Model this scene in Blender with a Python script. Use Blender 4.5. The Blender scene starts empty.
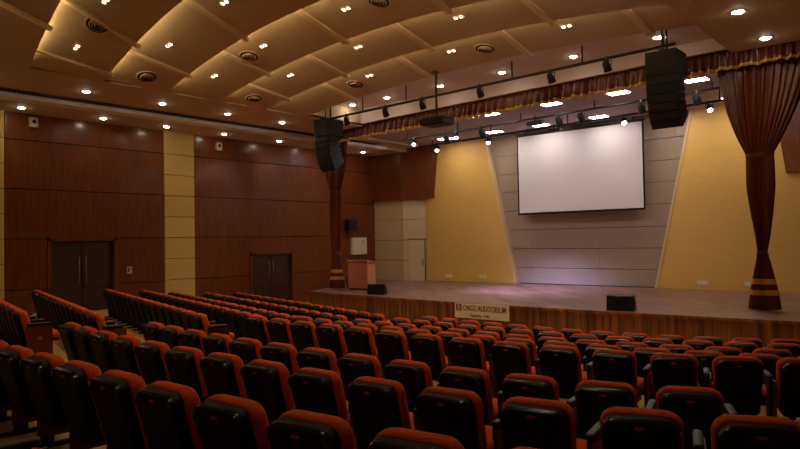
import bpy, math, random
from mathutils import Vector, Matrix
random.seed(7)
scn = bpy.context.scene
col = scn.collection
pi = math.pi
EYE = 2.21          # the lens stands this high above the floor in front of the stage
# all z values below are written relative to the lens and lifted by EYE at the end

# ------------------------------------------------------------------ helpers
class MB:
    def __init__(s): s.v = []; s.f = []
    def add(s, vs, fs):
        o = len(s.v); s.v += [tuple(p) for p in vs]; s.f += [tuple(i + o for i in f) for f in fs]
    def box(s, x0, x1, y0, y1, z0, z1, M=None):
        vs = [Vector((x, y, z)) for z in (z0, z1) for (x, y) in ((x0, y0), (x1, y0), (x1, y1), (x0, y1))]
        if M is not None: vs = [M @ p for p in vs]
        s.add(vs, [(3, 2, 1, 0), (4, 5, 6, 7), (0, 1, 5, 4), (1, 2, 6, 5), (2, 3, 7, 6), (3, 0, 4, 7)])
        return s
    def quad(s, a, b, c, d): s.add([a, b, c, d], [(0, 1, 2, 3)]); return s
    def loops(s, L, cap0=True, cap1=True, closed=True):
        n = len(L[0]); vs = [p for l in L for p in l]; fs = []
        for i in range(len(L) - 1):
            for j in range(n if closed else n - 1):
                a = i * n + j; b = i * n + (j + 1) % n
                fs.append((a, b, b + n, a + n))
        if cap0: fs.append(tuple(reversed(range(n))))
        if cap1: fs.append(tuple((len(L) - 1) * n + j for j in range(n)))
        s.add(vs, fs); return s
    def cyl(s, a, b, r0, r1=None, n=12, cap=True):
        a = Vector(a); b = Vector(b); r1 = r0 if r1 is None else r1
        d = (b - a).normalized(); u = d.orthogonal().normalized(); w = d.cross(u)
        L = [[p + u * r * math.cos(2 * pi * k / n) + w * r * math.sin(2 * pi * k / n) for k in range(n)] for p, r in ((a, r0), (b, r1))]
        s.loops(L, cap, cap); return s
    def lathe(s, prof, c=(0, 0, 0), n=24, cap0=True, cap1=True):
        L = [[(c[0] + r * math.cos(2 * pi * k / n), c[1] + r * math.sin(2 * pi * k / n), c[2] + z) for k in range(n)] for r, z in prof]
        s.loops(L, cap0, cap1); return s
    def prism(s, poly, y0, y1):             # poly in (x,z), depth y
        n = len(poly)
        s.loops([[(x, y0, z) for x, z in poly], [(x, y1, z) for x, z in poly]]); return s
    def mesh(s, name, smooth=False):
        me = bpy.data.meshes.new(name); me.from_pydata(s.v, [], s.f); me.update()
        import bmesh
        bm = bmesh.new(); bm.from_mesh(me); bmesh.ops.recalc_face_normals(bm, faces=bm.faces); bm.to_mesh(me); bm.free()
        if smooth:
            for p in me.polygons: p.use_smooth = True
        return me
    def build(s, name, m, parent=None, smooth=False, sharp=None):
        me = s.mesh(name, smooth or sharp is not None); me.materials.append(m)
        if sharp is not None: me.set_sharp_from_angle(angle=math.radians(sharp))
        o = bpy.data.objects.new(name, me); col.objects.link(o)
        if parent: o.parent = parent
        return o

def tag(o, label=None, cat=None, group=None, kind=None):
    if label: o['label'] = label
    if cat: o['category'] = cat
    if group: o['group'] = group
    if kind: o['kind'] = kind
    return o
def empty(name, loc=(0, 0, 0), rz=0):
    o = bpy.data.objects.new(name, None); col.objects.link(o)
    o.location = loc; o.rotation_euler = (0, 0, rz); o.empty_display_size = .1
    return o
def dup(o, parent=None):
    c = o.copy(); col.objects.link(c)
    if parent: c.parent = parent
    for ch in list(o.children): dup(ch, c)
    return c
def light(kind, name, loc, energy, color, parent=None, rot=(0, 0, 0), **kw):
    l = bpy.data.lights.new(name, kind); l.energy = energy; l.color = color
    for k, v in kw.items(): setattr(l, k, v)
    o = bpy.data.objects.new(name, l); col.objects.link(o); o.location = loc; o.rotation_euler = rot
    if parent: o.parent = parent
    return o
def aim(d):     # euler that points -Z along d
    return Vector(d).to_track_quat('-Z', 'Y').to_euler()

def mat(name, c, rough=.5, metal=0, noise=None, c2=None, bump=0, spec=None, stretch=(1, 1, 1), emis=None, es=0, coat=0, detail=4, sheen=0):
    m = bpy.data.materials.new(name); m.use_nodes = True; nt = m.node_tree; b = nt.nodes['Principled BSDF']
    b.inputs['Base Color'].default_value = (*c, 1); b.inputs['Roughness'].default_value = rough; b.inputs['Metallic'].default_value = metal
    if spec is not None: b.inputs['Specular IOR Level'].default_value = spec
    if coat: b.inputs['Coat Weight'].default_value = coat; b.inputs['Coat Roughness'].default_value = .2
    if sheen: b.inputs['Sheen Weight'].default_value = sheen
    if emis: b.inputs['Emission Color'].default_value = (*emis, 1); b.inputs['Emission Strength'].default_value = es
    if noise:
        tc = nt.nodes.new('ShaderNodeTexCoord'); mp = nt.nodes.new('ShaderNodeMapping'); mp.inputs['Scale'].default_value = stretch
        nz = nt.nodes.new('ShaderNodeTexNoise'); nz.inputs['Scale'].default_value = noise; nz.inputs['Detail'].default_value = detail
        nt.links.new(tc.outputs['Object'], mp.inputs['Vector']); nt.links.new(mp.outputs['Vector'], nz.inputs['Vector'])
        if c2:
            r = nt.nodes.new('ShaderNodeValToRGB'); r.color_ramp.elements[0].position = .3; r.color_ramp.elements[1].position = .7
            r.color_ramp.elements[0].color = (*c, 1); r.color_ramp.elements[1].color = (*c2, 1)
            nt.links.new(nz.outputs['Fac'], r.inputs['Fac']); nt.links.new(r.outputs['Color'], b.inputs['Base Color'])
        if bump:
            bp = nt.nodes.new('ShaderNodeBump'); bp.inputs['Strength'].default_value = bump; bp.inputs['Distance'].default_value = .02
            nt.links.new(nz.outputs['Fac'], bp.inputs['Height']); nt.links.new(bp.outputs['Normal'], b.inputs['Normal'])
    return m
def emi(name, c, s):
    return mat(name, (.02, .02, .02), .5, emis=c, es=s)
def planks(name, c, c2, mortar, w, l, rot=0, rough=.35, mw=.004):
    m = mat(name, c, rough); nt = m.node_tree; b = nt.nodes['Principled BSDF']
    tc = nt.nodes.new('ShaderNodeTexCoord'); mp = nt.nodes.new('ShaderNodeMapping'); mp.inputs['Rotation'].default_value = (0, 0, rot)
    br = nt.nodes.new('ShaderNodeTexBrick'); br.inputs['Scale'].default_value = 1; br.inputs['Brick Width'].default_value = l
    br.inputs['Row Height'].default_value = w; br.inputs['Mortar Size'].default_value = mw; br.inputs['Mortar Smooth'].default_value = .3
    br.inputs['Color1'].default_value = (*c, 1); br.inputs['Color2'].default_value = (*c2, 1); br.inputs['Mortar'].default_value = (*mortar, 1)
    nt.links.new(tc.outputs['Object'], mp.inputs['Vector']); nt.links.new(mp.outputs['Vector'], br.inputs['Vector'])
    nz = nt.nodes.new('ShaderNodeTexNoise'); nz.inputs['Scale'].default_value = 3
    mx = nt.nodes.new('ShaderNodeMix'); mx.data_type = 'RGBA'; mx.blend_type = 'MULTIPLY'; mx.inputs['Factor'].default_value = .35
    nt.links.new(mp.outputs['Vector'], nz.inputs['Vector'])
    nt.links.new(br.outputs['Color'], mx.inputs['A']); nt.links.new(nz.outputs['Fac'], mx.inputs['B'])
    nt.links.new(mx.outputs['Result'], b.inputs['Base Color'])
    return m

M = {}
M['wood'] = mat('red_brown_veneer', (.115, .027, .0035), .42, noise=3, c2=(.195, .047, .006), stretch=(6, 6, .5), coat=.45, spec=.2)
M['wood_dark'] = mat('dark_veneer', (.035, .010, .004), .45, noise=3, c2=(.055, .015, .006), stretch=(6, 6, .5), coat=.15)
M['joint'] = mat('dark_joint', (.02, .008, .004), .8)
M['fabric'] = mat('mustard_fabric_panel', (.64, .44, .13), .9, noise=60, c2=(.69, .48, .15), bump=.1)
M['fabric_beige'] = mat('beige_fabric_panel', (.58, .42, .20), .9, noise=60, c2=(.62, .45, .22), bump=.1)
M['acoustic'] = mat('grey_acoustic_panel', (.34, .26, .18), .95, noise=25, c2=(.43, .33, .24), bump=.35, stretch=(1, 1, 2))
M['tan'] = mat('tan_laminate', (.74, .43, .10), .55, noise=4, c2=(.80, .48, .12), stretch=(.4, 1, 8))
M['tan_edge'] = mat('pale_edge_strip', (.72, .50, .25), .5)
M['ceil'] = mat('beige_veneer_ceiling', (.47, .37, .23), .6, noise=4, c2=(.51, .405, .255), stretch=(9, .4, 1))
M['rib'] = mat('ceiling_rib', (.66, .52, .34), .6)
M['soffit'] = mat('painted_soffit', (.54, .43, .30), .7)
M['flat'] = mat('painted_plaster', (.66, .57, .54), .8)
M['stageceil'] = mat('stage_ceiling_paint', (.46, .38, .40), .8)
M['white'] = mat('white_metal', (.85, .82, .76), .45)
M['black'] = mat('black_plastic', (.006, .006, .006), .55, spec=.3)
M['shell'] = mat('black_shell_plastic', (.005, .005, .005), .6, spec=.15)
M['gloss'] = mat('glossy_black_plastic', (.012, .012, .012), .22)
M['arm'] = mat('armrest_plastic', (.010, .010, .010), .5)
M['grille'] = mat('black_grille', (.007, .007, .009), .7, noise=220, bump=.5)
M['orange'] = mat('orange_upholstery', (.56, .075, .009), .95, noise=120, c2=(.68, .098, .012), bump=.25, spec=.15)
M['maroon'] = mat('maroon_side_laminate', (.16, .025, .012), .5)
M['badge'] = mat('red_badge', (.42, .06, .03), .4)
M['brass'] = mat('brass', (.7, .5, .2), .35, metal=.9)
M['steel'] = mat('brushed_steel', (.28, .26, .24), .4, metal=1)
M['pipe'] = mat('black_pipe', (.02, .02, .022), .4, metal=.4)
M['curtain'] = mat('brown_satin_curtain', (.085, .018, .005), .30, noise=5, c2=(.16, .036, .009), stretch=(8, 8, .3))
M['gold'] = mat('gold_fringe', (.75, .50, .12), .38, metal=.6, noise=40, bump=.6)
M['screen'] = mat('projection_screen', (.74, .70, .70), .9)
M['ivory'] = mat('ivory_panel', (.62, .58, .44), .6)
M['lectern'] = mat('light_red_veneer', (.50, .19, .08), .4, noise=3, c2=(.58, .24, .11), stretch=(8, 8, .5))
M['floor'] = mat('ochre_vinyl_floor', (.50, .32, .07), .45, noise=3, c2=(.58, .38, .09))
M['nosing'] = mat('step_nosing', (.62, .45, .22), .5)
M['stagefloor'] = planks('stage_parquet', (.17, .08, .05), (.33, .17, .115), (.05, .02, .015), .16, 1.2, rot=math.radians(45), rough=.38)
M['stagefront'] = mat('brown_slat_wood', (.13, .045, .013), .5, noise=2.2, c2=(.42, .17, .055), stretch=(3.5, 1, .15))
M['banner'] = mat('cream_banner', (.90, .86, .84), .7)
M['maroontext'] = mat('maroon_print', (.16, .015, .02), .6)
M['redlogo'] = mat('red_print', (.28, .01, .02), .6)
M['down'] = emi('downlight_lens', (1, .85, .62), 60)
M['twin'] = emi('twin_downlight_lens', (1, .80, .50), 12)
M['panel'] = emi('light_panel', (1, .90, .84), 44)
M['lampblue'] = emi('par_lens', (.75, .83, 1), 14)

D = 18.57
ZV = lambda X: 3.69 + .0185 * (X + 14.3)      # underside of the fascia over the stage opening

# ------------------------------------------------------------------ seating geometry
# rows from the rear: h = drop of the badge below the lens, Y0 depth at X=-5, curvatures right / left
ROWS = [dict(n='Z', h=.70, Y0=.75, c2=0, c4=.001, cL=.0235, sL=.21, sh=.17),
        dict(n='A', h=.81, Y0=1.86, c2=0, c4=.001, cL=.0235, sL=.21, sh=.08, ax=-1.12, p=.55, left=-7.6, right=-1.0),
        dict(n='B', h=.945, Y0=2.99, c2=0, c4=.0015, cL=.0235, sL=.21, sh=.17, ax=-.763, p=.560, left=-8.4, right=-.6),
        dict(n='C', h=1.045, Y0=4.03, c2=0, c4=.0021, cL=.0215, sL=.245, sh=.17, ax=-1.37, p=.552, left=-8.3, right=-1.2),
        dict(n='D', h=1.13, Y0=5.8, c2=.018, c4=.0018, cL=.009, sL=.27, sh=.17, ax=-1.57, p=.545, left=-8.1, right=-.9),
        dict(n='E', h=1.25, Y0=6.85, c2=.043, c4=0, cL=.017, sL=.27, sh=.08, ax=-1.62, p=.51, left=-8.2, right=-.9),
        dict(n='F', h=1.36, Y0=7.85, c2=.055, c4=0, cL=.012, sL=.27, sh=.08, ax=-2.22, p=.51, left=-8.2, right=-.9),
        dict(n='G', h=1.45, Y0=8.9, c2=.065, c4=0, cL=.013, sL=.27, sh=.08, ax=-2.30, p=.51, left=-8.2, right=-.9),
        dict(n='H', h=1.53, Y0=9.87, c2=.075, c4=0, cL=.017, sL=.27, sh=.08, ax=-2.0, p=.51, left=-8.2, right=-.9)]
BH = .68                                    # badge height above the floor
YL = dict(Z=.85, A=1.95, B=3.17, C=4.11, D=5.57, E=6.75, F=7.60, G=8.68, H=9.75)
def rowY(r, X):
    d = X + 5
    if d > 0: return r['Y0'] + r['c2'] * d * d + r['c4'] * d ** 4
    if X > -8.4: return r['Y0'] + r['cL'] * d * d
    if X < -9: return YL[r['n']] + r['sL'] * (-9 - X)
    a = r['Y0'] + r['cL'] * 3.4 ** 2
    return a + (YL[r['n']] - a) * (-8.4 - X) / .6
def rowS(r, X):
    d = X + 5
    if d > 0: return 2 * r['c2'] * d + 4 * r['c4'] * d ** 3
    return 2 * r['cL'] * d if X > -8.8 else -r['sL']
def rowZ(r): return -(r['h'] + BH)
def step(r, X, ds): return X + ds / math.sqrt(1 + rowS(r, X) ** 2)

# floor: stepped tiers that follow the rows
fl = MB(); ns = MB()
xs = [-18.7 + i * .53 for i in range(41)]
tiers = [(None, rowZ(ROWS[0]))] + [(r, rowZ(r)) for r in ROWS[1:]]
def backY(r, X): return max(rowY(r, X) - .22, -5.9)
for i, (r, z) in enumerate(tiers):
    for j in range(len(xs) - 1):
        a, b = xs[j], xs[j + 1]
        y0a, y0b = (-6, -6) if r is None else (backY(r, a), backY(r, b))
        if i + 1 < len(tiers): nr = tiers[i + 1][0]; y1a, y1b = backY(nr, a), backY(nr, b)
        else: y1a = y1b = 21
        y1a = max(y1a, y0a); y1b = max(y1b, y0b)
        fl.quad((a, y0a, z), (b, y0b, z), (b, y1b, z), (a, y1a, z))
        if i + 1 < len(tiers):
            z2 = tiers[i + 1][1]
            fl.quad((a, y1a, z), (b, y1b, z), (b, y1b, z2), (a, y1a, z2))
            ns.quad((a, y1a - .04, z + .004), (b, y1b - .04, z + .004), (b, y1b + .005, z + .004), (a, y1a + .005, z + .004))
floor = tag(fl.build('floor', M['floor']), kind='structure')
ns.build('step_nosing', M['nosing'], floor)

# ------------------------------------------------------------------ one auditorium chair
def outline(wt, wb, z0, z1, r, n=5, inset=0):
    pts = []
    zc = (z0 + z1) / 2
    def hw(z): return (wb + (wt - wb) * (z - z0) / (z1 - z0)) / 2
    for (sx, sz, a0) in ((1, -1, -90), (1, 1, 0), (-1, 1, 90), (-1, -1, 180)):
        rr = r if sz > 0 else r * .7
        zz = (z1 - rr) if sz > 0 else (z0 + rr)
        cx = sx * (hw(zz) - rr)
        for k in range(n + 1):
            a = math.radians(a0 + 90 * k / n)
            pts.append((cx + rr * math.cos(a), zz + rr * math.sin(a)))
    hx = max(wt, wb) / 2; hz = (z1 - z0) / 2
    return [(x * (1 - inset / hx), zc + (z - zc) * (1 - inset / hz)) for x, z in pts]
TILT = math.radians(12)
def lean(p):
    x, y, z = p
    dz = z - .40; t = max(0, min(1, dz / .46))
    y += .02 * math.sin(pi * t) * -1
    yy = y * math.cos(TILT) - dz * math.sin(TILT); zz = .40 + y * math.sin(TILT) + dz * math.cos(TILT)
    return (x, yy, zz)
def slab(loops, wt, wb, z0, z1, r, fn=lean, n=5):
    mb = MB(); mb.loops([[fn((x, y, z)) for x, z in outline(wt, wb, z0, z1, r, n, ins)] for ins, y in loops]); return mb
def lean2(p):
    x, y, z = p
    t = max(0, min(1, (z - .55) / .28)); t = t * t * (3 - 2 * t)
    return lean((x, y * (1 - .08 * t) if y > 0 else y, z))
def flatpad(loops, w, y0, y1, z, r):        # outline in (x,y), thickness z
    def fn(p): return (p[0], p[2], z + p[1])
    return slab(loops, w, w * .94, y0, y1, r, fn)

def make_chair():
    t = empty('auditorium_chair'); t.scale = (1, 1, .89)
    sh = slab([(.03, -.080), (.010, -.078), (0, -.066), (0, -.01), (.006, 0)], .385, .34, .25, .818, .07).build('back_shell', M['shell'], t, sharp=40)
    band = MB()
    # glossy band round the top of the shell
    ou = outline(.385, .34, .25, .818, .07, 5, 0); inn = outline(.385, .34, .25, .818, .07, 5, .018)
    top = [k for k, (x, z) in enumerate(ou) if z > .745]
    L = []
    for k in top:
        (xo, zo), (xi, zi) = ou[k], inn[k]
        zi -= .002
        L.append([lean((xo * 1.004, -.060, zo + .002)), lean((xo, -.083, zo - .006)), lean((xi, -.088, zo - .022)), lean((xi, -.070, zo - .022))])
    band.loops(L); band.build('back_rim', M['gloss'], sh, sharp=50)
    b = MB(); bl = [[lean((.027 * s * math.cos(2 * pi * k / 16), y, (.774) + .010 * s * math.sin(2 * pi * k / 16))) for k in range(16)] for s, y in ((1, -.078), (1, -.086), (.8, -.088))]
    b.loops(bl); b.build('badge', M['badge'], sh)
    slab([(.02, -.012), (.004, -.006), (0, .012), (0, .04), (.010, .075), (.030, .100), (.07, .116)], .418, .36, .27, .829, .085, fn=lean2, n=6).build('back_cushion', M['orange'], t, smooth=True)
    flatpad([(.03, -.055), (0, -.04), (0, .02), (.015, .045), (.05, .06)], .42, -.02, .44, .405, .07).build('seat_cushion', M['orange'], t, smooth=True)
    flatpad([(.06, -.085), (.02, -.08), (.012, -.042)], .43, -.02, .43, .405, .07).build('seat_pan', M['black'], t, smooth=True)
    return t
def arm_parts(t, x):
    o = bpy.data.objects.new('armrest', ARM); col.objects.link(o); o.parent = t; o.location = (x, 0, 0)
    l = bpy.data.objects.new('leg', LEG); col.objects.link(l); l.parent = t; l.location = (x, 0, 0)
def mk_arm():
    mb = flatpad([(.008, 0), (0, .006), (0, .03), (.006, .037), (.015, .04)], .055, -.02, .28, .60, .024)
    me = mb.mesh('armrest', True); me.materials.append(M['arm']); return me
def mk_leg():
    mb = MB(); mb.box(-.018, .018, .0, .10, .0, .60); mb.box(-.02, .02, -.10, .22, .0, .035); mb.box(-.014, .014, -.02, .24, .52, .60)
    me = mb.mesh('leg'); me.materials.append(M['black']); return me
ARM = mk_arm(); LEG = mk_leg()
proto = make_chair(); arm_parts(proto, .27)

def end_panel(t, x, side):
    p = MB().box(x - .012, x + .012, -.02, .30, .10, .585).build('side_panel', M['maroon'], t)
    e = MB(); 
    for k in range(2):
        e.add([(x + side * (.012 + .004 * 1), .14 + .035 * math.cos(a) + (.02 if k else -.02), .40 + .018 * math.sin(a)) for a in [2 * pi * j / 12 for j in range(12)]], [tuple(range(12))])
        break
    mb = MB(); mb.cyl((x + side * .012, .14, .40), (x + side * .018, .14, .40), .026, n=12)
    mb.build('emblem', M['brass'], p)

ordn = ['', 'first', 'second', 'third', 'fourth', 'fifth', 'sixth', 'seventh', 'eighth', 'ninth', 'tenth', 'eleventh', 'twelfth', 'thirteenth', 'fourteenth', 'fifteenth', 'sixteenth', 'seventeenth']
rowtext = {'A': 'nearest row', 'B': 'second nearest row', 'C': 'row just behind the cross aisle', 'D': 'row just before the cross aisle',
           'E': 'fourth row from stage', 'F': 'third row from stage', 'G': 'second row from stage', 'H': 'front row'}
used = [False]
def place(r, X, label, group):
    o = proto if not used[0] else dup(proto)
    used[0] = True
    a = math.atan(rowS(r, X))
    o.location = (X - r['sh'] * math.sin(a), rowY(r, X) + r['sh'] * math.cos(a), rowZ(r)); o.rotation_euler = (0, 0, a + random.uniform(-.012, .012))
    tag(o, label, 'chair', group)
    return o
for r in ROWS[1:]:
    # right-hand block
    X = r['ax']; 
    while step(r, X, r['p']) <= r['right']: X = step(r, X, r['p'])
    pos = []
    while X >= r['left']: pos.append(X); X = step(r, X, -r['p'])
    N = len(pos)
    for k, X in enumerate(pos):
        if r['n'] == 'A': lab = 'orange and black auditorium chair, %s from the right in the nearest row' % ordn[k + 1]
        else: lab = 'orange and black chair, %s from aisle, %s, right block' % (ordn[N - k], rowtext[r['n']])
        o = place(r, X, lab, 'chairs of the right block, ' + rowtext[r['n']])
        if k == N - 1: arm_parts(o, -.27); end_panel(o, -.295, -1)
        if k == 0: end_panel(o, .295, 1)
    # left-hand block
    if r['n'] in 'A': continue
    lo, hi = {'B': (-15.0, -10.2), 'C': (-16.5, -9.8), 'D': (-16.5, -9.1)}.get(r['n'], (-16.8, -9.1))
    X = hi - .0; pos = []
    while X >= lo: pos.append(X); X = step(r, X, -.53)
    for k, X in enumerate(pos):
        o = place(r, X, 'orange and black chair, %s from aisle, %s, left block' % (ordn[k + 1], rowtext[r['n']]), 'chairs of the left block, ' + rowtext[r['n']])
        if k == 0: end_panel(o, .295, 1)
        if k == len(pos) - 1: arm_parts(o, -.27); end_panel(o, -.295, -1)
# chair whose armrest shows in the lower left corner
rz = ROWS[0]
lastc = dup(proto); lastc.location = (-3.32, .86, rowZ(rz)); lastc.rotation_euler = (0, 0, -.03)
tag(lastc, 'nearest chair, only its black armrest showing in the lower left corner', 'chair', 'chair at the lower left corner')

# ------------------------------------------------------------------ left wall
XW = -D
wl = MB(); wl.box(XW - .5, XW - .25, -6, 21, -2.7, 3.9)
segs = [(-6, 4.9, 'wood'), (4.9, 6.08, 'fab'), (6.08, 10.46, 'wood'), (10.46, 11.52, 'fab'), (11.52, 19.9, 'wood')]
doors = [(7.10, 9.0, .24, 1), (13.62, 15.55, -.30, 2)]
zg = [-2.7, -1.1, .22, 1.52, 2.80, 3.6]
wall_left = tag(wl.build('wall_left', M['joint']), kind='structure')
wp = MB(); fp = MB(); g = .011
for (y0, y1, k) in segs:
    if k == 'wood':
        for a, b in zip(zg[:-1], zg[1:]):
            cuts = [(y0, y1)]
            for (dy0, dy1, dz, _) in doors:
                if dy0 > y0 and dy1 < y1:
                    if b <= dz + .02: cuts = [(y0, dy0), (dy1, y1)]
                    elif a < dz:
                        wp.box(XW - .25, XW, dy0, dy1, dz, b - g); cuts = [(y0, dy0), (dy1, y1)]
            for c0, c1 in cuts: wp.box(XW - .25, XW, c0 + .006, c1 - .006, a + g, b - g)
    else:
        z = -2.7; zz = [-2.7] + [.22 + .645 * k for k in range(-4, 5)] + [3.6]
        for a, b in zip(zz[:-1], zz[1:]): fp.box(XW - .25, XW + .03, y0 + .02, y1 - .02, a + .008, b - .008)
wp.build('wood_panelling', M['wood'], wall_left)
fp.build('fabric_panelling', M['fabric'], wall_left)
for (y0, y1, dz, i) in doors:
    zf = -1.81 if i == 1 else -2.13
    d = empty('door_%d' % i, (XW - .1, (y0 + y1) / 2, zf)); tag(d, kind='structure')
    hw = (y1 - y0) / 2; H = dz - zf
    fr = MB(); 
    for s in (-1, 1): fr.box(-.1, .13, s * hw - .045 * (1 + s), s * hw + .045 * (1 - s), 0, H)
    fr.box(-.1, .13, -hw, hw, H - .09, H)
    fr.build('door_frame', M['wood'], d)
    for s in (-1, 1):
        lf = MB()
        a, b = (.012, hw - .09) if s > 0 else (-hw + .09, -.012)
        for z0, z1 in ((0, .62), (.63, 1.24), (1.25, H - .09)): lf.box(-.06, -.01, a, b, z0, z1)
        l = lf.build('door_leaf', M['wood_dark'], d)
        y = .09 * s
        h = MB(); h.cyl((.04, y, .75), (.04, y, 1.53), .014); h.cyl((-.01, y, .83), (.04, y, .83), .01); h.cyl((-.01, y, 1.45), (.04, y, 1.45), .01)
        h.build('door_handle', M['steel'], l, smooth=True)
# small things on the left wall
sg = empty('wall_sign', (XW, 9.36, -.80)); sg.scale = (1, .7, .7); tag(sg, 'small pale sign on the dark wood wall beside the left double door', 'sign')
MB().box(0, .02, -.11, .11, -.02, .26).build('sign_plate', M['ivory'], sg)
mb = MB(); mb.box(.02, .026, -.08, -.01, .03, .22); mb.box(.02, .026, .03, .07, .09, .22); mb.build('sign_print', M['wood'], sg)
sb = MB().box(XW, XW + .05, 9.40, 9.49, -.99, -.93).build('call_point', M['badge']); tag(sb, 'tiny dark red call point box under the small wall sign', 'alarm')
def wallbox(y, z, lab):
    c = empty('wall_sensor', (XW, y, z)); tag(c, lab, 'sensor')
    MB().box(0, .10, -.10, .10, -.13, .13).build('sensor_body', M['soffit'], c)
    mb = MB(); mb.cyl((.10, 0, .02), (.12, 0, .02), .05); mb.build('sensor_lens', M['black'], c)
wallbox(12.4, 3.2, 'small beige box under the soffit right of the mustard wall column')
wallbox(6.75, 3.28, 'small beige box under the soffit near the left picture edge')

# right and rear walls close the room
wr = MB(); wr.box(2.5, 2.8, -6, 21, -2.7, 3.9); tag(wr.build('wall_right', M['wood']), kind='structure')
wb = MB(); wb.box(-19, 2.8, -6.3, -6, -2.7, 6.6); tag(wb.build('wall_rear', M['wood']), kind='structure')

# ------------------------------------------------------------------ stage back wall
YB = 20.46; XC = -9.86
bw = MB(); bw.box(-19, 2.8, YB + .1, YB + .4, -2.7, 4.4)
wall_back = tag(bw.build('wall_back', M['joint']), kind='structure')
ap = MB(); zz = [-1.57, -1.02, -.355, .314, 1.0, 1.68, 2.33, 3.0, 3.75]
vx = [-14.2, -11.6, -9.1, -6.6, -5.5]
for a, b in zip(zz[:-1], zz[1:]):
    for c, d in zip(vx[:-1], vx[1:]): ap.box(c + .002, d - .002, YB, YB + .12, a + .009, b - .009)
ap.build('acoustic_panelling', M['acoustic'], wall_back)
for s, nm in ((1, 'l'), (-1, 'r')):
    def mx(x): return x if s == 1 else -19.42 - x
    P = [(-16.16, -1.578), (-12.21, -1.578), (-13.38, 3.72), (-16.16, 3.72)]
    poly = [(mx(x), z) for x, z in P]
    MB().prism(poly, YB - .17, YB + .1).build('tapered_panel', M['tan'], wall_back)
    e = [(-12.21, -1.578), (-12.13, -1.578), (-13.30, 3.72), (-13.38, 3.72)]
    MB().prism([(mx(x), z) for x, z in e], YB - .19, YB + .1).build('edge_strip', M['tan_edge'], wall_back)
    # beige return beside it
    fb = MB(); zq = [-1.6 + .83 * k for k in range(4)] + [1.68]
    zq = [-1.585, -.78, .03, .85, 1.70]
    for a, b in zip(zq[:-1], zq[1:]):
        xa, xb = sorted((mx(-D - .1), mx(-17.03)))
        fb.box(xa, xb, 19.9, 20.6, a + .008, b - .008)
        p = [(mx(-17.02), 19.9), (mx(-16.12), 20.34), (mx(-16.12), 20.6), (mx(-17.02), 20.6)]
        fb.loops([[(x, y, a + .008) for x, y in p], [(x, y, b - .008) for x, y in p]])
    fb.build('fabric_panelling', M['fabric_beige'], wall_back)
    # dark timber box above the return
    p0 = [(mx(-D - .1), 19.72), (mx(-16.95), 19.72), (mx(-15.74), 20.26), (mx(-15.74), 20.6), (mx(-D - .1), 20.6)]
    p1 = [(mx(-D - .1), 19.72), (mx(-16.95), 19.72), (mx(-15.48), 20.26), (mx(-15.48), 20.6), (mx(-D - .1), 20.6)]
    MB().loops([[(x, y, 1.66) for x, y in p0], [(x, y, 3.74) for x, y in p1]]).build('timber_bulkhead', M['wood'], wall_back)
# narrow stage door in the left return
dr = empty('door_3', (-16.5, 20.12, -1.58), math.atan2(.44, .9)); tag(dr, kind='structure')
MB().box(-.36, .30, -.03, .0, 0, 1.62).build('door_leaf', M['fabric_beige'], dr)
mb = MB(); mb.box(.30, .33, -.045, .0, 0, 1.65); mb.box(-.36, .33, -.045, .0, 1.62, 1.65); mb.build('door_frame', M['wood_dark'], dr)
mb = MB(); mb.cyl((.22, -.05, .62), (.22, -.05, .82), .012); mb.box(.19, .25, -.045, -.03, .58, .86); mb.build('door_handle', M['steel'], dr)
# low sockets on the tapered panels
for (x, lab) in ((-15.1, 'small white low wall socket left on the left tapered tan panel'), (-13.55, 'small white low wall socket right on the left tapered tan panel'),
                 (-5.9, 'small white low wall socket left on the right tapered tan panel'), (-4.62, 'small white low wall socket beside the right stage curtain')):
    o = empty('wall_socket', (x, YB - .17, -1.42)); tag(o, lab, 'socket', 'low sockets at the back of the stage')
    MB().box(-.15, .15, -.03, 0, .0, .10).build('socket_plate', M['white'], o)
    mb = MB(); [mb.box(-.13 + .1 * k, -.09 + .1 * k, -.034, -.03, .04, .09) for k in range(3)]; mb.build('socket_hole', M['ivory'], o)

# ------------------------------------------------------------------ stage
def SF(X): return 13.5 + .0082 * (X + 6.8) ** 2
stage = empty('stage', (-9, 16, -2.21)); tag(stage, 'raised wooden stage with brown slatted front and parquet floor across the hall', 'stage')
def rel(vs): return [(x + 9, y - 16, z + 2.21) for x, y, z in vs]
xs = [-16.3 + i * (18.6 / 48) for i in range(49)]
fr = [(x, SF(x)) for x in xs]
poly = fr + [(2.45, 19.88), (-2.6, 19.88), (-3.2, 20.40), (-16.1, 20.40), (-17.0, 19.88), (-18.5, 19.88), (-18.5, 19.75)]
mb = MB(); mb.loops([rel([(x, y, -1.62) for x, y in poly]), rel([(x, y, -1.58) for x, y in poly])]); mb.build('stage_floor', M['stagefloor'], stage)
mb = MB(); L = []
for dy, z0, z1 in ((-.02, -1.64, -1.575),):
    L = [rel([(x, y - .02, z0), (x, y - .02, z1), (x, y + .07, z1), (x, y + .07, z0)]) for x, y in fr]
mb.loops(L); mb.build('stage_edge', M['stagefront'], stage)
mb = MB()
n = 110; pts = [(-16.25 + i * (18.5 / n)) for i in range(n)]
for i, x in enumerate(pts):
    y = SF(x) + .04; w = 18.5 / n
    mb.add(rel([(x + .012, y, -2.21), (x + w - .012, SF(x + w) + .04, -2.21), (x + w - .006, SF(x + w) + .04, -1.63), (x + .012, y, -1.63),
                (x + .006, y + .05, -2.21), (x + w - .006, y + .05, -2.21), (x + w - .006, y + .05, -1.63), (x + .006, y + .05, -1.63)]),
           [(0, 1, 2, 3), (4, 0, 3, 7), (1, 5, 6, 2)])
L = [rel([(x, y + .06, -2.4), (x, y + .06, -1.62)]) for x, y in fr]
mb.loops(L, False, False, closed=False)
mb.build('slatted_front', M['stagefront'], stage)
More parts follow.
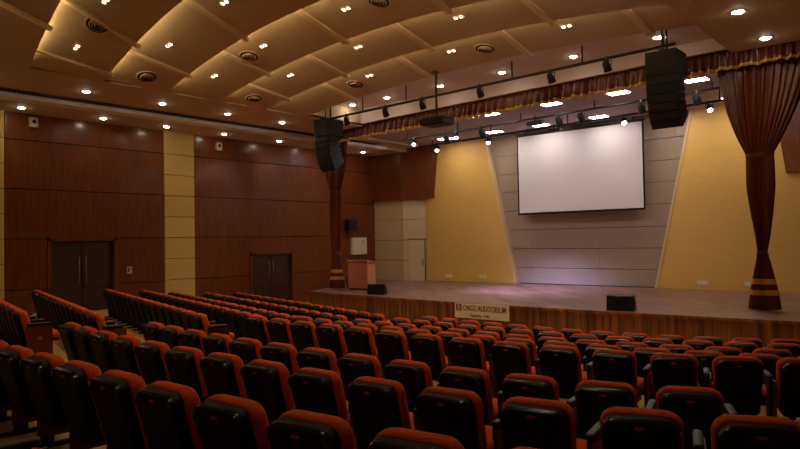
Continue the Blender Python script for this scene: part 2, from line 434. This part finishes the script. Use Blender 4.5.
mb = MB(); a = Vector((-16.28, SF(-16.28) + .03, 0)); b = Vector((-18.5, 19.75, 0))
mb.loops([rel([(p.x, p.y, -2.21), (p.x, p.y, -1.62), (p.x + .1, p.y, -1.62), (p.x + .1, p.y, -2.21)]) for p in (a, b)]); mb.build('side_panel', M['stagefront'], stage)

# banner
bx0, bx1 = -9.90, -8.27
bn = empty('banner', ((bx0 + bx1) / 2, SF(-9.1) - .035, -1.955)); tag(bn, 'cream banner reading ONGC AUDITORIUM on the slatted stage front', 'banner')
bn.rotation_euler = (0, 0, math.atan(2 * .0082 * (-9.1 + 6.8)))
W = (bx1 - bx0)
MB().box(-W / 2, W / 2, -.008, 0, 0, .37).build('banner_sheet', M['banner'], bn)
mb = MB(); mb.box(-W / 2 + .04, -W / 2 + .21, -.014, -.008, .17, .345); lo = mb.build('logo', M['redlogo'], bn)
mb = MB(); 
for z, w in ((.20, .10), (.235, .05), (.27, .09), (.31, .05)): mb.box(-W / 2 + .125 - w / 2, -W / 2 + .125 + w / 2, -.017, -.014, z, z + .018)
mb.build('logo_mark', M['banner'], lo)
def text(s, size, x, z, m, parent, name, sx=1):
    cu = bpy.data.curves.new(name, 'FONT'); cu.body = s; cu.size = size; cu.extrude = .002; cu.align_x = 'LEFT'; cu.offset = .0025
    t = bpy.data.objects.new(name, cu)
    me = bpy.data.meshes.new_from_object(t); bpy.data.objects.remove(t)
    w = max(v.co.x for v in me.vertices)
    me.materials.clear(); me.materials.append(m)
    o = bpy.data.objects.new(name, me); col.objects.link(o); o.parent = parent
    o.location = (x, -.011, z); o.rotation_euler = (pi / 2, 0, 0); o.scale = (sx / w, 1, 1)
    return o
text('ONGC AUDITORIUM', .205, -W / 2 + .27, .185, M['maroontext'], bn, 'lettering', 1.27)
text('Capacity  1100', .085, -W / 2 + .48, .045, M['maroontext'], bn, 'small_lettering', .58)

# lectern
lc = empty('lectern', (-15.15, 15.6, -1.58), math.radians(8)); lc.scale = (.88, .88, .93); tag(lc, 'light red wood lectern standing at the left end of the stage', 'lectern')
mb = MB(); 
for k in range(3): mb.box(-.44 + .294 * k + .002, -.44 + .294 * (k + 1) - .002, -.30, -.27, .06, .98)
mb.build('front_panel', M['lectern'], lc)
mb = MB(); mb.box(-.44, -.41, -.27, .22, .0, .98); mb.build('side_panel', M['lectern'], lc)
mb = MB(); mb.box(.41, .44, -.27, .22, .0, .98); mb.build('side_panel', M['lectern'], lc)
mb = MB(); mb.box(-.42, .42, -.28, .22, 0, .06); mb.build('plinth', M['wood_dark'], lc)
mb = MB(); mb.loops([[(x, -.34, 1.06), (x, .26, .96), (x, .26, .98 - .06), (x, -.34, 1.0)] for x in (-.47, .47)]); mb.build('top', M['lectern'], lc)

# stage monitors
def monitor(x, y, w, rz, lab):
    o = empty('stage_monitor', (x, y, -1.58), rz); tag(o, lab, 'loudspeaker', 'floor monitors on the stage')
    h = w * .60; d = w * .66
    prof = [(-d * .5, 0), (d * .5, 0), (d * .42, h * .45), (-d * .05, h), (-d * .36, h * .93)]
    mb = MB(); mb.loops([[(xx, a, b) for a, b in prof] for xx in (-w / 2, w / 2)]); bd = mb.build('cabinet', M['black'], o)
    # grille on the sloping face towards the performer
    mb = MB(); p = Vector((0, d * .42, h * .45)); q = Vector((0, -d * .05, h)); n = Vector((0, (q - p).z, -(q - p).y)).normalized(); n = n if n.y > 0 else -n
    mb.loops([[Vector((sx * (w / 2 - .03), 0, 0)) + p.lerp(q, t) + n * e for t, e in ((.05, .0), (.95, .0), (.95, .015), (.05, .015))] for sx in (-1, 1)])
    mb.build('grille', M['grille'], o)
    mb = MB(); yb = -d * .41
    mb.box(-.10, .10, yb - .03, yb + .01, h * .62, h * .78); mb.build('handle_recess', M['gloss'], bd)
monitor(-13.40, 14.42, .52, math.radians(25), 'black floor monitor speaker at stage front near the lectern')
monitor(-5.72, 13.90, .56, math.radians(12), 'black floor monitor speaker at stage front right of the banner')
# small case behind the left curtain
bxo = empty('equipment_case', (-16.0, 16.1, -1.58)); tag(bxo, 'small dark case on the stage floor between left curtain and lectern', 'case')
MB().box(-.2, .25, -.2, .2, 0, .30).build('case_body', M['wood_dark'], bxo); MB().box(-.21, .26, -.21, .21, .30, .33).build('case_lid', M['black'], bxo)

# wall speaker and white panel by the lectern
ws = empty('wall_speaker', (XW, 18.35, .45)); tag(ws, 'small black loudspeaker mounted high on wood wall above the white panel', 'loudspeaker')
R = Matrix.Rotation(math.radians(-18), 4, 'Z')
MB().box(.12, .42, -.19, .19, -.03, .42, R).build('cabinet', M['black'], ws)
MB().box(.42, .44, -.17, .17, -.01, .40, R).build('grille', M['grille'], ws)
mb = MB(); mb.box(0, .03, -.06, .06, -.1, .2); mb.box(0, .16, -.02, .02, .05, .12); mb.build('bracket', M['pipe'], ws)
pn = empty('wall_cabinet', (XW, 18.88, -.52)); tag(pn, 'white switch cabinet on the wood wall above the lectern', 'cabinet')
MB().box(0, .10, -.42, .42, 0, .68).build('cabinet_body', M['ivory'], pn)
MB().box(.10, .115, -.40, .40, .02, .66).build('cabinet_door', M['ivory'], pn)
MB().box(.115, .13, .16, .24, .44, .58).build('label_plate', M['fabric'], pn)

# projection screen
sc = empty('projection_screen', (-9.65, 20.08, .84)); tag(sc, 'large pale projection screen hanging on the grey stage back wall', 'screen')
MB().box(-2.17, 2.17, .0, .012, .05, 2.70).build('screen_sheet', M['screen'], sc)
mb = MB(); mb.box(-2.22, -2.17, -.004, .02, .03, 2.72); mb.box(2.17, 2.22, -.004, .02, .03, 2.72); mb.box(-2.22, 2.22, -.02, .04, -.02, .05); mb.build('screen_border', M['black'], sc)
MB().box(-2.24, 2.24, -.03, .06, 2.72, 2.78).build('screen_casing', M['black'], sc)
mb = MB(); [mb.box(x - .02, x + .02, .0, .03, 2.78, 2.87) for x in (-1.9, 1.9)]; mb.build('hanger', M['pipe'], sc)

# ------------------------------------------------------------------ curtains
def curtain(cx, cy, prof, bottom, lab, pl=15):
    o = empty('stage_curtain', (cx, cy, bottom)); tag(o, lab, 'curtain', 'tied stage curtains')
    n = 240; L = []
    zs = [p[0] for p in prof]
    def at(z):
        for a, b in zip(prof[:-1], prof[1:]):
            if a[0] >= z >= b[0]:
                t = (a[0] - z) / (a[0] - b[0]); t = t * t * (3 - 2 * t) if len(a) > 3 else t
                return [a[i] + (b[i] - a[i]) * t for i in (1, 2)]
        return list(prof[-1][1:3])
    K = 60; z0, z1 = prof[0][0], prof[-1][0]
    for k in range(K + 1):
        z = z0 + (z1 - z0) * k / K
        xo, w = at(z); d = .10 + w * .22
        ring = []
        for j in range(n):
            a = 2 * pi * j / n
            am = (.19 * w + .014) * (.6 + .4 * math.sin(3 * a + 1))
            rr = 1 + am / max(w, .1) * math.sin(pl * 2 * a + .5 * math.sin(z * 1.3)) + .03 * math.sin(7 * a + z)
            ring.append((xo + w * math.cos(a) * rr, d * math.sin(a) * rr, z - bottom))
        L.append(ring)
    cl = MB().loops(L).build('cloth', M['curtain'], o, smooth=True)
    for zb in (bottom + .30, bottom + .53):
        L = []
        for k in range(4):
            z = zb + .11 * k / 3; xo, w = at(z); d = .10 + w * .22; ring = []
            for j in range(n):
                a = 2 * pi * j / n
                am = (.19 * w + .014) * (.6 + .4 * math.sin(3 * a + 1))
                rr = 1.02 + am / max(w, .1) * math.sin(pl * 2 * a + .5 * math.sin(z * 1.3)) + .03 * math.sin(7 * a + z)
                ring.append((xo + w * math.cos(a) * rr, d * math.sin(a) * rr, z - bottom))
            L.append(ring)
        MB().loops(L, False, False).build('gold_band', M['gold'], o, smooth=True)
    for zt in (1.66, -.38):
        xo, w = at(zt); d = .10 + w * .22
        L = [[((w + .02 * q) * math.cos(2 * pi * j / 40) + xo, (d + .02) * math.sin(2 * pi * j / 40) * 1.05, zt - bottom + dz) for j in range(40)] for q, dz in ((.6, -.04), (1.3, -.01), (1.3, .01), (.6, .04))]
        MB().loops(L, False, False).build('tie_band', M['curtain'], o, smooth=True)
    return o
profR = [(3.60, .06, .80), (3.0, .04, .68), (2.6, .02, .58), (2.2, .0, .44), (1.9, -.01, .32), (1.68, -.01, .225), (1.5, -.01, .235), (1.0, -.01, .24), (.5, 0, .19), (.0, .01, .12), (-.36, 0, .075), (-.6, 0, .12), (-1.0, 0, .20), (-1.55, 0, .275)]
curtain(-3.27, 15.35, profR, -1.56, 'brown satin stage curtain with gold bands tied back at stage right end')
profL = [(3.45, -.02, .50), (2.8, -.02, .46), (2.2, -.01, .34), (1.68, 0, .17), (1.5, 0, .19), (1.0, 0, .20), (.4, 0, .19), (-.1, 0, .14), (-.5, 0, .09), (-.7, 0, .13), (-1.1, 0, .22), (-1.54, 0, .28)]
curtain(-16.12, 15.35, profL, -1.56, 'brown satin stage curtain hanging left of the lectern by the wood wall', pl=11)

# valance with gold fringe
va = empty('valance', (-9, 14.93, 3.2)); tag(va, 'gathered brown satin valance with gold fringe across the stage opening', 'curtain')
n = 1500; top = []; rowsv = []
x0, x1 = -16.55, -1.0
levels = [0, .15, .4, .7, 1.0]
L = [[] for _ in levels]; fr = [[] for _ in range(4)]
for i in range(n + 1):
    x = x0 + (x1 - x0) * i / n
    ph = x * 2 * pi / .21 + 1.2 * math.sin(x * 3.1) + .8 * math.sin(x * 7.3)
    amp = .085 * (.75 + .25 * math.sin(x * 2.3))
    sc_ = .028 * abs(math.sin(x * pi / .55 + .6 * math.sin(x * 1.7)))
    zt = ZV(x) + .06; zb = zt - .435 - sc_
    for k, t in enumerate(levels):
        y = amp * (0.25 + t) * math.sin(ph + .35 * t) + .02 * t * math.sin(x * 19)
        L[k].append((x + 9, y, zt + (zb - zt) * t - 3.2))
    for k, (dz, dy) in enumerate(((.05, -.004), (.05, .0), (-.02, .006), (-.02, -.012))):
        y = amp * 1.2 * math.sin(ph + .35) + .02 * math.sin(x * 19)
        fr[k].append((x + 9, y + dy - .012, zb + dz - 3.2))
m = MB(); m.loops(L, False, False, closed=False); m.build('valance_cloth', M['curtain'], va, smooth=True)
m = MB(); m.loops([fr[0], fr[3], fr[2], fr[1]], False, False, closed=False); m.build('gold_fringe', M['gold'], va, smooth=True)
m = MB(); m.box(x0 + 9, x1 + 9, .06, .10, .40, .45); m.build('curtain_track', M['pipe'], va)

# ------------------------------------------------------------------ ceiling
ceil = empty('ceiling', (0, 0, 0)); tag(ceil, kind='structure')
XL, XR = -14.3, -3.62; XM = (XL + XR) / 2; HW = (XR - XL) / 2
EY = [3.5, 5.13, 6.65, 8.16, 9.6, 11.05, 12.5]
RISE = [3.0, 1.95, 1.08, .72, .52, .41, .27]
def zarc(X, rise): return 3.62 + .018 * (X - XL) + rise * (1 - ((X - XM) / HW) ** 2)
NX = 36
axs = [XL + (XR - XL) * i / NX for i in range(NX + 1)]
STEP = .20
def stp(X): return .05 + (STEP - .05) * (1 - abs((X - XM) / HW) ** 8)
def psurf(k, X, Y):      # underside of ceiling panel k (between edge k-1 and k)
    t = (Y - EY[k - 1]) / (EY[k] - EY[k - 1])
    za = zarc(X, RISE[k - 1]) + stp(X); zb = zarc(X, RISE[k])
    return za + (zb - za) * t
for k in range(1, 7):
    mb = MB(); ya = EY[k - 1] - .28; yb = EY[k]
    L = []
    for X in axs:
        zb = zarc(X, RISE[k]); za = psurf(k, X, ya)
        # lower skin, lip, upper skin
        L.append([(X, ya, za), (X, (ya + yb) / 2, (za + zb) / 2), (X, yb, zb), (X, yb, zb + .05), (X, yb - .02, zb + .05), (X, yb - .02, zb + .025), (X, ya, za + .025)])
    mb.loops(L, False, False)
    mb.build('ceiling_panel', M['ceil'], ceil, sharp=30)
    # ribs
    rx = [-12.3, -9.75, -7.05, -4.45] if k % 2 == 0 else [-13.35, -11.2, -8.6, -5.75]
    if k == 2: rx = [-14.0, -12.85, -10.2, -7.0]
    for X in rx:
        r = MB(); w = .07; ya2 = EY[k - 1] - .05; yb2 = EY[k] + .07
        r.loops([[(X - w, y, psurf(k, X, y) + .01), (X - w, y, psurf(k, X, y) - .05), (X + w, y, psurf(k, X, y) - .05), (X + w, y, psurf(k, X, y) + .01)] for y in (ya2, yb2)])
        r.build('ceiling_rib', M['rib'], ceil)
    # concealed cove lamps shining over the lip onto the next panel
# flat ceiling before the stage
MB().box(XL - .05, XR + .05, EY[-1] - .3, 14.80, 4.15, 4.2).build('flat_ceiling', M['flat'], ceil)
mb = MB()
for i in range(20):
    a = XL + (XR - XL) * i / 20; b = XL + (XR - XL) * (i + 1) / 20
    mb.add([(a, 14.75, ZV(a)), (b, 14.75, ZV(b)), (b, 14.75, 4.16), (a, 14.75, 4.16), (a, 14.86, ZV(a)), (b, 14.86, ZV(b)), (b, 14.86, 4.16), (a, 14.86, 4.16)], [(0, 1, 2, 3), (7, 6, 5, 4), (4, 5, 1, 0), (3, 2, 6, 7)])
mb.build('fascia', M['flat'], ceil)
# left soffit in two levels, with the air grille
mb = MB(); mb.box(-16.7, XL, -6, 14.86, 3.62, 3.70); mb.box(-16.7, -16.0, 14.86, 19.7, 3.62, 3.70); mb.box(XL - .03, XL, -6, 14.86, 3.64, 6.4); mb.build('inner_soffit', M['soffit'], ceil)
mb = MB(); mb.box(-D - .3, -16.7, -6, 19.95, 3.50, 3.72); mb.build('outer_soffit', M['soffit'], ceil)
mb = MB(); mb.box(-17.08, -16.66, -6, 18.6, 3.485, 3.60); mb.build('soffit_strip', M['white'], ceil)
mb = MB(); y = 0
mb.box(-16.66, -16.42, -6, 17.9, 3.60, 3.615); gb = mb.build('air_grille', M['joint'], ceil)
mb = MB()
for k in range(200):
    y = -1 + k * .095
    if y < 17.8: mb.box(-16.66, -16.42, y, y + .03, 3.585, 3.60)
mb.box(-16.43, -16.40, -6, 17.9, 3.59, 3.62)
mb.build('grille_bars', M['pipe'], ceil)
# right soffit
mb = MB(); mb.box(XR, -2.15, -6, 14.86, 3.80, 3.9); mb.box(XR, XR + .03, -6, 14.86, 3.82, 6.4); mb.box(-2.15, 2.6, -6, 14.86, 3.70, 3.9); mb.build('right_soffit', M['soffit'], ceil)
# stage ceiling
mb = MB(); mb.box(-16.7, 2.6, 15.12, 20.6, 3.72, 3.8); mb.build('stage_ceiling', M['stageceil'], ceil)
# unseen lid over the ceiling void, added to block the world light
mb = MB(); mb.box(-19, 2.8, -6.3, 21, 6.6, 6.7); mb.box(-19, 2.8, 20.9, 21, 3.8, 6.6); mb.build('world_light_lid', M['joint'], ceil)
mb = MB(); mb.box(XL, XR, -6, EY[0] - .2, 6.45, 6.5); mb.build('rear_ceiling', M['ceil'], ceil)

WARM = (1, .70, .36)
def cove(k, W):
    Y = EY[k] - .10; N = 9
    for i in range(N):
        a = XL + (XR - XL) * (i + .04) / N; b = XL + (XR - XL) * (i + .96) / N; c = (a + b) / 2
        za, zb = zarc(a, RISE[k]) + .085, zarc(b, RISE[k]) + .085
        ln = math.hypot(b - a, zb - za); sl = math.atan2(zb - za, b - a)
        q = Matrix.Rotation(-sl, 4, 'Y') @ Matrix.Rotation(math.radians(90 + 42), 4, 'X')
        light('AREA', 'cove_lamp', (c, Y, (za + zb) / 2), W * ln, WARM, rot=q.to_euler(), shape='RECTANGLE', size=ln, size_y=.05)
COVE_W = 5.6
for k, s in ((0, 1.0), (1, 1.0), (2, 1.0), (3, 1.0), (4, .9), (5, .8), (6, .25)): cove(k, COVE_W * s)
# lamp line lighting the fascia recess
# ------------------------------------------------------------------ ceiling fittings
DLC = (1, .72, .42)
PW = 2.3
def downlight(x, y, z, lab, group, W=30, r=.095, ang=110):
    o = empty('downlight', (x, y, z)); tag(o, lab, 'downlight', group)
    MB().lathe([(r * .82, -.004), (r, -.012), (r * 1.22, -.008), (r * 1.25, 0)], n=20, cap0=False, cap1=False).build('trim_ring', M['white'], o, smooth=True)
    MB().lathe([(r * .84, -.006), (r * .7, -.022), (r * .4, -.034), (.001, -.038)], n=20, cap0=False, cap1=False).build('lens', M['down'], o)
    light('SPOT', 'downlight_lamp', (0, 0, -.03), W * PW, DLC, parent=o, spot_size=math.radians(ang), spot_blend=.7, shadow_soft_size=.06)
outer = [-.5, 1.6, 3.9, 6.22, 8.28, 10.15, 12.15, 14.35, 16.3, 18.5]
for i, y in enumerate(reversed(outer)):
    downlight(-17.83, y, 3.50, 'round downlight in the outer left soffit, %s from the stage' % ordn[i + 1], 'downlights beside the left wall', W=max(7, min(17, 1.25 * y)))
inner = [.9, 2.8, 4.7, 6.80, 8.72, 10.68, 12.60]
for i, y in enumerate(reversed(inner)):
    downlight(-15.50, y, 3.62, 'round downlight in the inner left soffit, %s from the stage' % ordn[i + 1], 'downlights in the inner left soffit', W=max(9, min(20, 1.7 * y)))
for i, (x, y) in enumerate(((-14.4 + .15, 14.1), (-12.6, 14.1), (-10.62, 14.05), (-8.66, 14.0), (-6.72, 13.95), (-4.78, 13.85))):
    if i == 0: x = -14.0
    downlight(x, y, 4.15, 'round downlight in flat ceiling before the valance, %s from left' % ordn[i + 1], 'downlights before the valance', W=16)
for i, y in enumerate((14.2, 12.2, 9.8, 7.5, 5.2, 2.9, .6)):
    downlight(-2.85, y, 3.80, 'round downlight in the right soffit, %s from the curtain' % ordn[i + 1], 'downlights in the right soffit', W=22, r=.11)
def onpanel(k, X, Y): return psurf(k, X, Y)
def twin(k, X, Y, lab, W=22):
    z = psurf(k, X, Y); dzy = (psurf(k, X, Y + .1) - z) / .1; dzx = (psurf(k, X + .1, Y) - z) / .1
    o = empty('twin_downlight', (X, Y, z)); tag(o, lab, 'downlight', 'twin downlights on the curved ceiling')
    o.rotation_euler = (math.atan(dzy), -.4 * math.atan(dzx), 0)
    f = MB().box(-.12, .12, -.06, .06, -.012, .03).build('frame', M['rib'], o)
    for s in (-1, 1):
        MB().lathe([(.036, -.016), (.022, -.026), (.001, -.028)], (s * .062, 0, 0), n=14, cap0=False, cap1=False).build('lens', M['twin'], o)
    light('SPOT', 'twin_lamp', (0, 0, -.05), W * PW, DLC, parent=o, spot_size=math.radians(100), spot_blend=.8, shadow_soft_size=.07)
def diffuser(k, X, Y, lab):
    z = psurf(k, X, Y); dzy = (psurf(k, X, Y + .1) - z) / .1; dzx = (psurf(k, X + .1, Y) - z) / .1
    o = empty('air_diffuser', (X, Y, z - .02)); tag(o, lab, 'air vent', 'round air diffusers')
    o.rotation_euler = (math.atan(dzy), -math.atan(dzx), 0)
    a = MB().lathe([(.24, 0), (.235, -.02), (.20, -.012), (.19, .01)], n=28, cap0=False, cap1=False).build('outer_ring', M['soffit'], o, smooth=True)
    MB().lathe([(.195, -.001), (.001, -.001)], n=28, cap0=False, cap1=False).build('throat', M['black'], o)
    for r in (.15, .10, .05): MB().lathe([(r - .022, -.03), (r, -.012), (r + .006, -.016), (r - .016, -.035)], n=24, cap0=False, cap1=False).build('cone', M['soffit'], o, smooth=True)
TW = [(2, 5.80, [-13.65, -12.36, -10.3, -7.9, -5.5]), (3, 7.30, [-12.68, -10.65, -8.6, -6.5, -4.7]), (4, 8.80, [-13.28, -11.42, -8.87, -6.3, -4.6]),
      (5, 10.25, [-12.27, -9.97, -7.28, -4.9]), (6, 11.70, [-11.02, -8.52, -5.76])]
for k, Y, L in TW:
    for i, X in enumerate(L): twin(k, X, Y, 'twin downlight on the curved ceiling, %s from left, %s band from the stage' % (ordn[i + 1], ordn[7 - k]))
for k, X, Y, i in ((2, -12.95, 5.9, 1), (3, -13.9, 7.45, 1), (4, -12.0, 8.85, 1), (4, -8.08, 8.87, 2), (5, -13.85, 10.35, 1), (6, -11.65, 11.85, 1), (6, -7.77, 11.9, 2)):
    diffuser(k, X, Y, 'round air diffuser, %s from left in the %s ceiling band from the stage' % (ordn[i], ordn[7 - k]))

# stage ceiling light panels
k = 0
for row, (yy, xs_, dsc) in enumerate(((16.45, [-16.3, -14.55, -12.6, -10.62, -8.62, -6.70, -4.80], 'front row'), (19.3, [-14.4, -12.3, -10.5, -8.5, -6.5, -4.7], 'back row'))):
    for i, x in enumerate(xs_):
        w = .25 if x > -16 else .12
        o = empty('ceiling_light_panel', (x, yy, 3.72)); tag(o, 'white flush light panel over the stage, %s, %s from left' % (dsc, ordn[i + 1]), 'ceiling light', 'light panels in the stage ceiling')
        mb = MB(); mb.box(-w - .03, w + .03, -.18, .18, -.012, 0); mb.build('frame', M['white'], o)
        MB().box(-w, w, -.155, .155, -.018, -.012).build('diffuser', M['panel'], o)

# ------------------------------------------------------------------ rails and stage lamps
def rail(x0, x1, y, za, zb, drops, ztop, lab):
    o = empty('lighting_rail', ((x0 + x1) / 2, y, min(za, zb))); tag(o, lab, 'lighting rail', 'lighting rails')
    zf = lambda x: za + (zb - za) * (x - x0) / (x1 - x0)
    ox, oz = o.location.x, o.location.z
    MB().cyl((x0 - ox, 0, za - oz), (x1 - ox, 0, zb - oz), .032).build('pipe', M['pipe'], o, smooth=True)
    for d in drops: MB().cyl((d - ox, 0, zf(d) - oz), (d - ox, 0, ztop - oz), .018, n=8).build('drop_rod', M['pipe'], o, smooth=True)
    return zf
r1 = rail(-14.6, -4.25, 13.3, 3.63, 3.79, [-14.35, -12.8, -11.2, -7.95, -6.2, -4.5], 4.15, 'black lighting rail hung before the valance between the two line arrays')
r2 = rail(-14.5, -4.4, 17.0, 3.42, 3.56, [-14.3, -12.2, -9.9, -7.6, -5.6, -4.6], 3.72, 'black lighting rail above the stage, the nearer one behind the valance')
r3 = rail(-14.3, -4.5, 18.0, 3.30, 3.44, [-14.0, -11.6, -8.9, -6.6, -4.7], 3.72, 'black lighting rail above the stage, nearest the screen')
def par(x, y, zr, d, lab, lit=False, s=1.0, W=60, c=(.62, .55, 1)):
    o = empty('stage_spotlight', (x, y, zr)); tag(o, lab, 'spotlight', 'stage spotlights')
    d = Vector(d).normalized(); c0 = Vector((0, 0, -.20 * s))
    mb = MB(); mb.box(-.02, .02, -.04, .04, -.05, .04); mb.cyl((0, 0, -.02), (0, 0, -.07 * s), .015)
    u = d.cross(Vector((0, 0, 1))).normalized()
    for q in (-1, 1):
        mb.cyl(Vector((0, 0, -.07 * s)), Vector((0, 0, -.07 * s)) + u * q * .11 * s, .01, n=6); mb.cyl(Vector((0, 0, -.07 * s)) + u * q * .11 * s, c0 + u * q * .11 * s, .01, n=6)
    mb.build('yoke', M['pipe'], o)
    mb = MB(); mb.cyl(c0 - d * .15 * s, c0 - d * .04 * s, .05 * s, .09 * s, n=18); mb.cyl(c0 - d * .04 * s, c0 + d * .12 * s, .09 * s, .105 * s, n=18)
    mb.build('housing', M['black'], o, sharp=40)
    mb = MB(); mb.cyl(c0 + d * .118 * s, c0 + d * .126 * s, .09 * s, .085 * s, n=18); mb.build('lens', M['lampblue'] if lit else M['gloss'], o)
    if lit: light('SPOT', 'par_lamp', c0 + d * .16 * s, W, c, parent=o, rot=aim(d), spot_size=math.radians(60), spot_blend=.8, shadow_soft_size=.06)
    return o
def atx(px_deg, y): return y
for i, x in enumerate((-13.45, -11.95, -10.65, -8.85, -6.95, -5.65)):
    q = par(x, 13.3, r1(x), (0, .5, -.85), 'black spotlight on the rail before the valance, %s from left' % ordn[i + 1], s=.85)
    if i == 0: light('SPOT', 'violet_lamp', (0, .14, -.28), 160, (.75, .42, 1), parent=q, rot=aim((-2.7, 2.0, -4)), spot_size=math.radians(34), spot_blend=1, shadow_soft_size=.06)
    if i in (3, 4): light('SPOT', 'violet_lamp', (0, .14, -.28), 900, (.44, .42, 1), parent=q, rot=aim(((-9.4 - x), 3.6, -5.1)), spot_size=math.radians(46), spot_blend=1, shadow_soft_size=.06)
    if i in (1, 2, 3): light('SPOT', 'violet_lamp', (0, .14, -.28), 1900, (.44, .42, 1), parent=q, rot=aim((( -10.5 - x), 4.6, -5.1)), spot_size=math.radians(40), spot_blend=1, shadow_soft_size=.06)
for i, (x, kind) in enumerate(((-14.0, 1), (-12.65, 0), (-12.25, 1), (-11.27, 0), (-9.43, 2), (-8.67, 0), (-8.0, 0), (-6.33, 0), (-4.95, 0))):
    if kind == 2:
        o = empty('flood_lamp', (x, 17.0, r2(x))); tag(o, 'flat black flood lamp on the nearer rail above the stage', 'spotlight')
        MB().box(-.24, .24, -.08, .08, -.20, -.08).build('housing', M['black'], o); MB().box(-.02, .02, -.03, .03, -.08, .06).build('bracket', M['pipe'], o)
    else:
        par(x, 17.0, r2(x), (.35, -.55, -.75) if kind == 1 else (0, .6, -.8), ('lit' if kind == 1 else 'unlit') + ' black spotlight, %s lamp from left on the nearer stage rail' % ordn[i + 1], kind == 1, .72 if kind == 1 else 1.0)
for i, (x, kind) in enumerate(((-13.8, 1), (-11.7, 1), (-9.32, 2), (-7.2, 1), (-4.95, 1))):
    if kind == 2:
        o = empty('flood_lamp', (x, 18.0, r3(x))); tag(o, 'flat black flood lamp on the rear rail just above the screen', 'spotlight')
        MB().box(-.20, .20, -.08, .08, -.18, -.08).build('housing', M['black'], o); MB().box(-.02, .02, -.03, .03, -.08, .06).build('bracket', M['pipe'], o)
    else: par(x, 18.0, r3(x), (.35, -.55, -.75), 'lit spotlight with white lens, %s lamp from left on the rear stage rail' % ordn[i + 1], True, .75)

# line arrays
def line_array(x, y, zt, rz, lab):
    o = empty('line_array', (x, y, zt - 1.75), rz); tag(o, lab, 'loudspeaker', 'hanging line arrays')
    T = 1.75; w = .30
    sub = MB().box(-w, w, -.30, .32, T - .48, T).build('subwoofer', M['black'], o)
    MB().box(-w + .02, w - .02, -.315, -.30, T - .46, T - .02).build('grille', M['grille'], sub)
    p = Vector((0, -.27, T - .49)); ang = 0
    for k in range(6):
        h = .18; R = Matrix.Translation(p) @ Matrix.Rotation(ang, 4, 'X')
        b = MB(); L = []
        for xx in (-w, w): L.append([R @ Vector((xx, a, c)) for a, c in ((0, 0), (.40, -.03), (.46, -.06), (.46, -h + .06), (.40, -h + .03), (0, -h + .008))])
        b.loops(L); bb = b.build('speaker_box', M['black'], o)
        MB().box(-w + .02, w - .02, -.012, 0, -h + .02, -.012, R).build('grille', M['grille'], bb)
        MB().box(w - .002, w + .006, .30, .40, -h * .7, -h * .3, R).build('rigging_plate', M['pipe'], bb)
        p = R @ Vector((0, 0, -h)); ang += math.radians(4.5 + k * 1.3)
    mb = MB(); mb.box(-.05, .05, -.3, .3, T, T + .05); mb.cyl((0, .1, T + .05), (0, .1, 4.15 - (zt - 1.75)), .02); mb.cyl((0, -.1, T + .05), (0, -.1, T + .35), .015); mb.build('fly_frame', M['pipe'], o)
line_array(-14.28, 13.35, 3.60, 0, 'black curved line array speaker hanging left of the stage opening')
line_array(-4.48, 13.40, 3.66, 0, 'black curved line array speaker hanging right of the stage opening')

# projector on a pole
pj = empty('projector', (-9.50, 12.4, 2.72)); tag(pj, 'black ceiling projector on a long pole before the valance', 'projector')
R = Matrix.Rotation(math.radians(4), 4, 'Z')
b = MB(); L = []
for ins, z in ((.06, 0), (.0, .04), (0, .15), (.04, .19)): L.append([R @ Vector((sx * (.33 - ins), sy * (.25 - ins), z)) for sx, sy in ((-1, -1), (1, -1), (1, 1), (-1, 1))])
b.loops(L).build('projector_body', M['black'], pj)
MB().cyl((.12, .24, .09), (.12, .34, .09), .06).build('projector_lens', M['gloss'], pj)
mb = MB(); mb.cyl((0, 0, .19), (0, 0, 1.32), .03); mb.box(-.12, .12, -.12, .12, .19, .22); mb.build('pole', M['pipe'], pj)
mb = MB(); mb.box(-.08, .08, -.08, .08, 1.27, 1.32); mb.build('ceiling_plate', M['pipe'], pj)

# ------------------------------------------------------------------ world, camera
w = bpy.data.worlds.new('world'); scn.world = w; w.use_nodes = True
w.node_tree.nodes['Background'].inputs[0].default_value = (.02, .015, .01, 1); w.node_tree.nodes['Background'].inputs[1].default_value = .3

cd = bpy.data.cameras.new('camera'); cam = bpy.data.objects.new('camera', cd); col.objects.link(cam)
cd.sensor_width = 36; cd.lens = 657 / 800 * 36; cd.clip_start = .05; cd.clip_end = 200
f = 657.; cx, cy = 400, 224.5
Y = Vector((968 - cx, 231 - cy, f)).normalized(); X = -Vector((-360 - cx, 254 - cy, f)).normalized()
X = (X - Y * X.dot(Y)).normalized(); Z = X.cross(Y)
Rm = Matrix(((X.x, -X.y, -X.z), (Y.x, -Y.y, -Y.z), (Z.x, -Z.y, -Z.z)))
cam.matrix_world = Rm.to_4x4()
scn.camera = cam

# origins to the base of single-mesh things, then lift everything
bpy.context.view_layer.update()
for o in list(scn.objects):
    if o.parent is None and o.type == 'MESH' and o.get('kind') != 'structure':
        vs = o.data.vertices; xs_ = [v.co.x for v in vs]; ys_ = [v.co.y for v in vs]; zs_ = [v.co.z for v in vs]
        c = Vector(((min(xs_) + max(xs_)) / 2, (min(ys_) + max(ys_)) / 2, min(zs_)))
        o.data.transform(Matrix.Translation(-c)); o.location = c
for o in scn.objects:
    if o.parent is None: o.location.z += EYE
vs = scn.view_settings; vs.view_transform = 'Standard'; vs.look = 'None'; vs.gamma = 1; vs.use_curve_mapping = False; vs.exposure = 0
